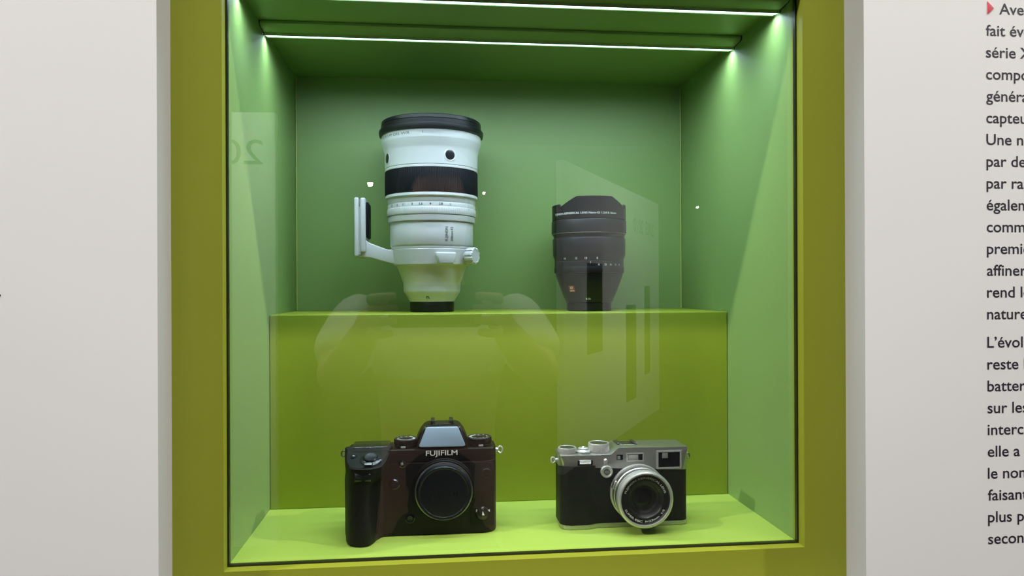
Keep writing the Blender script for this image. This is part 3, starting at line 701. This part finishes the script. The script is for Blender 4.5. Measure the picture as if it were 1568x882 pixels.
# flash and assist windows
b = bmesh.new(); rectring(b, -1.3, 1.0, (1.4, 18.4, 63.0, 71.0), (2.5, 17.3, 64.0, 70.0)); fl = finish('flash', b, M['chrome'], rf)
b = bmesh.new(); bx(b, 2.5, 13.0, -0.85, 0.4, 64.0, 70.0, 0.3, 2); lab(finish('flash_window', b, M['frosted'], fl), 'frosted flash window')
b = bmesh.new(); bx(b, 13.1, 17.3, -0.8, 0.4, 64.0, 70.0, 0.3, 2); finish('sensor_window', b, M['optic'], fl)
b = bmesh.new(); bx(b, -8.2, -1.8, -0.8, 0.4, 64.6, 69.8, 0.4, 2); al = finish('assist_window', b, M['optic'], rf)
b = bmesh.new(); bx(b, -7.4, -4.6, -1.0, -0.6, 65.2, 68.6, 0.3, 2); finish('assist_lamp', b, M['finderlens'], al)
# front lever: stub and round selector
b = bmesh.new(); lathe(b, [(0, -0.2), (2.0, -0.2), (2.0, 2.4), (1.4, 3.2), (0, 3.4)], n=32, axis='y', c=(-19.0, 0, 64.4)); bx(b, -20.6, -17.4, -1.4, 0, 57, 64.4, 0.4, 2); finish('selector_stub', b, M['chrome'], rf)
b = bmesh.new(); lathe(b, [(0, -0.2), (5.6, -0.2), (5.9, 0.4), (5.9, 2.8), (5.4, 3.4), (4.4, 3.5), (4.1, 3.1), (0, 3.1)], n=96, axis='y', c=(-18.2, 0, 54.2), mod=lambda a, r, h, i: r - (0.25 if r > 5.5 and i % 4 == 0 else 0)); sl = finish('finder_selector', b, M['chrome'], rf)
b = bmesh.new(); ringlathe(b, [(1.6, 2.9), (3.0, 2.9), (2.8, 3.5), (1.8, 3.5)], n=40, axis='y', c=(-18.2, 0, 54.2)); bx(b, -18.7, -17.7, -3.5, -2.9, 52.0, 56.4, 0.2, 1); finish('selector_mark', b, M['steel'], sl)
# front command dial slot
b = bmesh.new(); bx(b, -46.2, -31.2, -0.95, 1, 60.4, 65.2, 0.5, 2); cd = lab(finish('command_dial', b, M['optic'], rf), 'dark dial slot')
b = bmesh.new(); lathe(b, [(0, -5.4), (3.6, -5.4), (3.6, 5.4), (0, 5.4)], n=60, axis='x', c=(-38.7, 1.9, 62.9), mod=lambda a, r, h, i: r - (0.3 if i % 3 == 0 else 0)); finish('dial_wheel', b, M['chrome'], cd)
# top controls
def topdial(name, x, y, r, z0, z1, rim='chrome', face='steel'):
    b = bmesh.new(); lathe(b, [(0, z0), (r-0.6, z0), (r, z0+0.6), (r, z1-0.8), (r-0.5, z1), (r-1.2, z1), (r-1.5, z1-0.25), (0, z1-0.25)], n=180, c=(x, y, 0), mod=lambda a, q, h, i: q - (0.3 if q > r-0.1 and i % 3 == 0 else 0))
    d = finish(name, b, M[rim], rf)
    b = bmesh.new(); lathe(b, [(0, z1-0.3), (r-1.7, z1-0.3), (r-1.9, z1-0.1), (0, z1-0.1)], n=60, c=(x, y, 0)); finish('dial_face', b, M[face], d)
    return d
topdial('compensation_dial', -53.4, 14.5, 8.9, 69.9, 75.2)
topdial('shutter_dial', -21.6, 17, 10.4, 69.9, 78.2)
b = bmesh.new(); lathe(b, [(0, 69.9), (6.4, 69.9), (6.8, 70.4), (6.8, 71.6), (5.6, 72.2), (5.0, 73.0), (5.0, 74.0), (4.0, 74.8), (1.8, 75.0), (1.2, 75.8), (0, 76.0)], n=64, c=(-38.0, 12.5, 0)); finish('shutter_button', b, M['chrome'], rf)
b = bmesh.new(); bx(b, -41, -32, 4.6, 8.4, 70.0, 71.4, 0.6, 2); finish('power_lever', b, M['silver'], rf)
b = bmesh.new()
bx(b, -3.5, 15.5, 13, 30, 75.8, 76.4, 0.2, 1)
for x in (-3.3, 15.3): bx(b, x-0.8, x+0.8, 13, 30, 76.2, 77.6, 0.2, 1)
for x in (-1.8, 13.8): bx(b, x-1.6, x+1.6, 13, 30, 77.2, 77.8, 0.2, 1)
lab(finish('hot_shoe', b, M['steel'], rf), 'hot shoe rails')
# lens
LC = (12.6, 0, 33.2)
b = bmesh.new(); lathe(b, [(0, -0.4), (27.2, -0.4), (27.2, 1.6), (26.6, 2.6), (25.2, 3.0), (0, 3.0)], n=120, axis='y', c=LC); ln = finish('lens_base', b, M['chrome'], rf)
b = bmesh.new(); lathe(b, [(0, 2.8), (25.4, 2.8), (25.4, 3.8), (26.0, 4.2), (26.0, 10.8), (25.4, 11.4), (0, 11.4)], n=240, axis='y', c=LC, mod=lambda a, r, h, i: r - (0.3 if 4.4 < h < 10.6 and r > 25.9 and i % 3 == 0 else 0)); finish('aperture_ring', b, M['silver'], ln)
b = bmesh.new(); ringlathe(b, [(22.2, 11.2), (24.6, 11.2), (24.6, 12.2), (25.6, 12.8), (25.8, 18.6), (25.0, 19.2), (22.2, 19.2)], n=120, axis='y', c=LC); finish('focus_ring', b, M['silver'], ln)
b = bmesh.new()
ringlathe(b, [(23.3, 12), (24.4, 12), (24.4, 20.0), (25.8, 20.6), (26.6, 22.0), (26.6, 25.8), (26.0, 27.4), (24.8, 28.2), (23.7, 28.1), (23.3, 27.4)], n=120, axis='y', c=LC); finish('front_ring', b, M['chrome'], ln)
b = bmesh.new()
lathe(b, [(23.3, 18.8), (23.3, 26.6), (22.6, 26.2), (22.2, 25.4), (17.6, 24.9), (16.6, 23.8), (14.6, 22.6), (14.2, 21.6), (12.2, 20.4), (11.8, 19.2), (10.0, 18.8), (9.8, 17.6)], n=120, axis='y', c=LC)
fr = lab(finish('front_bezel', b, M['black'], ln), 'black stepped ring around the glass')
b = bmesh.new(); lathe(b, [(10.2, 17.0), (9.8, 18.0), (7.4, 19.2), (4, 20.0), (0, 20.3)], n=72, axis='y', c=LC); lab(finish('front_element', b, M['optic'], ln), 'dark glass front element')
t = bmesh.new(); R0 = 19.0
text(t, 'FUJINON ASPHERICAL LENS', lambda x, y: (LC[0]+(R0+y)*sin(RAD(-72)+x/R0), -25.35, LC[2]+(R0+y)*cos(RAD(-72)+x/R0)), 1.75, w=R0*RAD(146), bold=0.012)
text(t, 'SUPER EBC  f=23mm  1:2', lambda x, y: (LC[0]+(R0+2.4-y)*sin(RAD(-65)+x/R0), -25.35, LC[2]-(R0+2.4-y)*cos(RAD(-65)+x/R0)), 1.75, w=R0*RAD(126), bold=0.012)
lab(fin_text('lens_lettering', t, M['whiteink'], fr), 'white lettering around the glass')
for deg, name in ((158, 'aperture_tab'), (-38, 'aperture_tab')):
    a = RAD(deg); b = bmesh.new()
    bx(b, 24.6, 28.0, -10.0, -4.4, -4.2, 4.2, 1.0, 3, mx=Matrix.Translation(LC) @ Matrix.Rotation(-a, 4, 'Y'))
    finish(name, b, M['silver'], ln)
lug(rf, -64.0, 14, 63.0, -1, 2.6); lug(rf, 64.0, 14, 63.6, 1, 2.4, 'steel')

# ================================================================== PERSON TAKING THE PICTURE (seen in the pane)
EY = ZN + 0.22938
pr = thing('person', 'person in a pale short-sleeved shirt holding up a phone, mirrored in the glass', 'person', (0.18, -1.03, 0))
def skin_obj(name, chains, m, parent, sub=2):
    bmx = bmesh.new(); L = bmx.verts.layers.skin.verify(); memo = {}
    roots = []
    for ch in chains:
        prev = None
        for k, (x, y, z, r) in enumerate(ch):
            key = (round(x, 4), round(y, 4), round(z, 4))
            if key not in memo:
                v = bmx.verts.new((x-0.18, y+1.03, z)); rr = r if isinstance(r, tuple) else (r, r)
                v[L].radius = rr; memo[key] = v
            v = memo[key]
            if prev is None and (len(memo) == 1 or name != 'body' or k == 0 and not v.link_edges): roots.append(v)
            if prev is not None and prev is not v and not bmx.edges.get((prev, v)): bmx.edges.new((prev, v))
            prev = v
    for v in roots: v[L].use_root = True
    me = bpy.data.meshes.new(name); bmx.to_mesh(me); bmx.free(); me.materials.append(m)
    o = bpy.data.objects.new(name, me); COL.objects.link(o); o.parent = parent
    md = o.modifiers.new('skin', 'SKIN'); md.use_smooth_shade = True; md.branch_smoothing = 0.6
    s = o.modifiers.new('smooth', 'SUBSURF'); s.levels = sub; s.render_levels = sub
    return o
cx, ty = 0.18, -1.05
pel = (cx, ty, 0.95, (0.13, 0.10))
chest = (cx, ty, 1.30, (0.15, 0.105)); neck0 = (cx, ty, 1.47, (0.075, 0.065)); neck1 = (cx, ty+0.02, 1.53, 0.055)
head = [neck1, (cx, ty+0.035, 1.60, (0.070, 0.085)), (cx, ty+0.03, 1.68, (0.078, 0.098)), (cx, ty+0.02, 1.75, (0.055, 0.07))]
hl = (0.075, -0.655, EY-0.045); hr = (0.272, -0.655, EY-0.045)
chains = [[pel, (cx, ty, 1.10, (0.125, 0.095)), chest, neck0] + head]
for s, hnd, ex, sx in ((-1, hl, -0.035, 0.0), (1, hr, 0.40, 0.36)):
    chains.append([chest, (sx+s*-0.06, ty, 1.40, 0.07), (sx, ty, 1.43, 0.058), ((sx+ex)/2, ty+0.07, 1.36, 0.048), (ex, ty+0.17, EY-0.19, 0.040),
                   ((ex+hnd[0])/2, (ty+0.17+hnd[1])/2, EY-0.12, 0.036), (hnd[0]+s*0.02, hnd[1]-0.035, hnd[2]-0.02, 0.024), (hnd[0]+s*0.012, hnd[1]-0.005, hnd[2], (0.020, 0.034))])
    chains.append([pel, (cx+s*0.09, ty, 0.86, 0.085), (cx+s*0.105, ty+0.01, 0.50, 0.055), (cx+s*0.11, ty-0.01, 0.30, 0.050), (cx+s*0.11, ty-0.02, 0.09, 0.035), (cx+s*0.12, ty+0.06, 0.045, 0.034), (cx+s*0.13, ty+0.15, 0.035, 0.026)])
    for k in range(4):   # fingers wrap round the back of the phone toward the pane
        z = hnd[2] + 0.030 - 0.021*k; L_ = (0.9, 1.0, 0.94, 0.78)[k]
        chains.append([(hnd[0]+s*0.006, hnd[1]+0.0, z*0.5+hnd[2]*0.5+0.0001*k, 0.009), (hnd[0]+s*0.014, hnd[1]+0.022, z, 0.0088), (hnd[0]+s*0.006, hnd[1]+0.034, z, 0.0082), (hnd[0]-s*0.020*L_, hnd[1]+0.036, z+0.002, 0.0076), (hnd[0]-s*0.036*L_, hnd[1]+0.034, z+0.003, 0.0066)])
    chains.append([(hnd[0]+s*0.004, hnd[1]-0.012, hnd[2]+0.0007, 0.012), (hnd[0]-s*0.012, hnd[1]-0.006, hnd[2]+0.020, 0.0105), (hnd[0]-s*0.030, hnd[1]+0.002, hnd[2]+0.024, 0.0085)])
body = skin_obj('body', chains, M['skin'], pr)
# face details and hair
b = bmesh.new(); lathe(b, [(0, 0), (0.010, 0.004), (0.007, 0.02), (0.004, 0.045), (0, 0.05)], n=16, c=(0, 0.118, 0.615+1.0)); finish('nose', b, M['skin'], pr, mm=False)
for s in (-1, 1):
    b = bmesh.new(); lathe(b, [(0, -0.006), (0.016, -0.004), (0.024, 0.0), (0.016, 0.006), (0, 0.004)], n=18, axis='x', c=(s*0.083, 0.01, 1.645)); finish('ear', b, M['skin'], pr, mm=False)
for s in (-1, 1):
    b = bmesh.new(); lathe(b, [(0, -0.004), (0.010, -0.002), (0.011, 0.0), (0.008, 0.005), (0, 0.006)], n=20, axis='y', c=(s*0.032, 0.098, 1.655), mx=Matrix.Rotation(pi, 4, 'Z')); ey = finish('eye', b, M['frosted'], pr, mm=False); b = bmesh.new()
    lathe(b, [(0, 0.003), (0.0062, 0.003), (0.0055, 0.0055), (0, 0.0068)], n=20, axis='y', c=(s*0.032, 0.098, 1.655), mx=Matrix.Rotation(pi, 4, 'Z')); finish('iris', b, M['hair'], ey, mm=False)
b = bmesh.new(); bx(b, -0.024, 0.024, 0.092, 0.104, 1.583, 1.592, 0.004, 3); lab(finish('mouth', b, M['badge'], pr, mm=False), 'mouth')
b = bmesh.new(); bmesh.ops.create_uvsphere(b, u_segments=40, v_segments=24, radius=1)
for v in b.verts: v.co = Vector((v.co.x*0.093, v.co.y*0.112, v.co.z*0.105))
bmesh.ops.delete(b, geom=[v for v in b.verts if v.co.z < -0.02 and v.co.y > -0.03 or v.co.z < 0.03 and v.co.y > 0.06], context='VERTS')
bmesh.ops.translate(b, vec=(0, 0.0, 1.70), verts=b.verts[:])
bmesh.ops.solidify(b, geom=b.faces[:], thickness=0.012)
finish('hair', b, M['hair'], pr, mm=False)
sh = [[(cx, ty, 1.21, (0.160, 0.120)), (cx, ty, 1.30, (0.175, 0.125)), (cx, ty, 1.43, (0.12, 0.085)), (cx, ty+0.01, 1.475, (0.075, 0.068))]]
for s, ex, sx in ((-1, -0.035, 0.0), (1, 0.40, 0.36)):
    sh.append([(cx, ty, 1.30, (0.175, 0.125)), (sx+s*-0.05, ty, 1.405, 0.080), (sx, ty, 1.43, 0.074), ((sx+ex)/2, ty+0.07, 1.36, 0.070), ((sx+3*ex)/4, ty+0.125, 1.315, (0.072, 0.075))])
skin_obj('shirt', sh, M['shirt'], pr)
tr_ = [[(cx, ty, 1.17, (0.150, 0.112)), (cx, ty, 1.05, (0.140, 0.105)), (cx, ty, 0.90, (0.15, 0.115))]]
for s in (-1, 1): tr_.append([(cx, ty, 0.90, (0.15, 0.115)), (cx+s*0.09, ty, 0.82, 0.098), (cx+s*0.105, ty+0.01, 0.50, 0.075), (cx+s*0.11, ty-0.02, 0.10, 0.066)])
skin_obj('trousers', tr_, M['trousers'], pr)
for s in (-1, 1):
    b = bmesh.new()
    pl = spline([(-0.035, -0.06), (0.035, -0.06), (0.045, 0.05), (0.04, 0.17), (0.0, 0.205), (-0.04, 0.17), (-0.045, 0.05)], 40)
    loft(b, [[(s*0.12+x*k, y*k+0.0*k, z) for x, y in pl] for z, k in ((0.0, 0.98), (0.02, 1.02), (0.05, 0.96), (0.075, 0.72), (0.10, 0.55))])
    finish('shoe', b, M['shoe'], pr, mm=False)
ph = thing('phone', 'dark phone held up level in both hands of the mirrored person', 'phone', (0.173, -0.634, EY-0.03))
b = bmesh.new(); prism(b, rrect(-0.080, 0.080, -0.037, 0.037, 0.010), 'xz', -0.004, 0.004, 0.0012, 2); finish('phone_body', b, M['gloss'], ph, mm=False)
b = bmesh.new(); prism(b, rrect(-0.076, 0.076, -0.034, 0.034, 0.008), 'xz', -0.0046, -0.004); finish('screen', b, M['optic'], ph, mm=False)
b = bmesh.new(); prism(b, rrect(-0.020, 0.018, 0.002, 0.034, 0.006), 'xz', 0.0038, 0.0056, 0.0005, 2)
for x, z in ((-0.011, 0.026), (-0.011, 0.010), (0.008, 0.018)): lathe(b, [(0, 0), (0.0065, 0), (0.006, 0.0015), (0, 0.0015)], n=24, axis='y', c=(x, 0.0056, z), mx=Matrix.Rotation(pi, 4, 'Z'))
finish('rear_cameras', b, M['steel'], ph, mm=False)
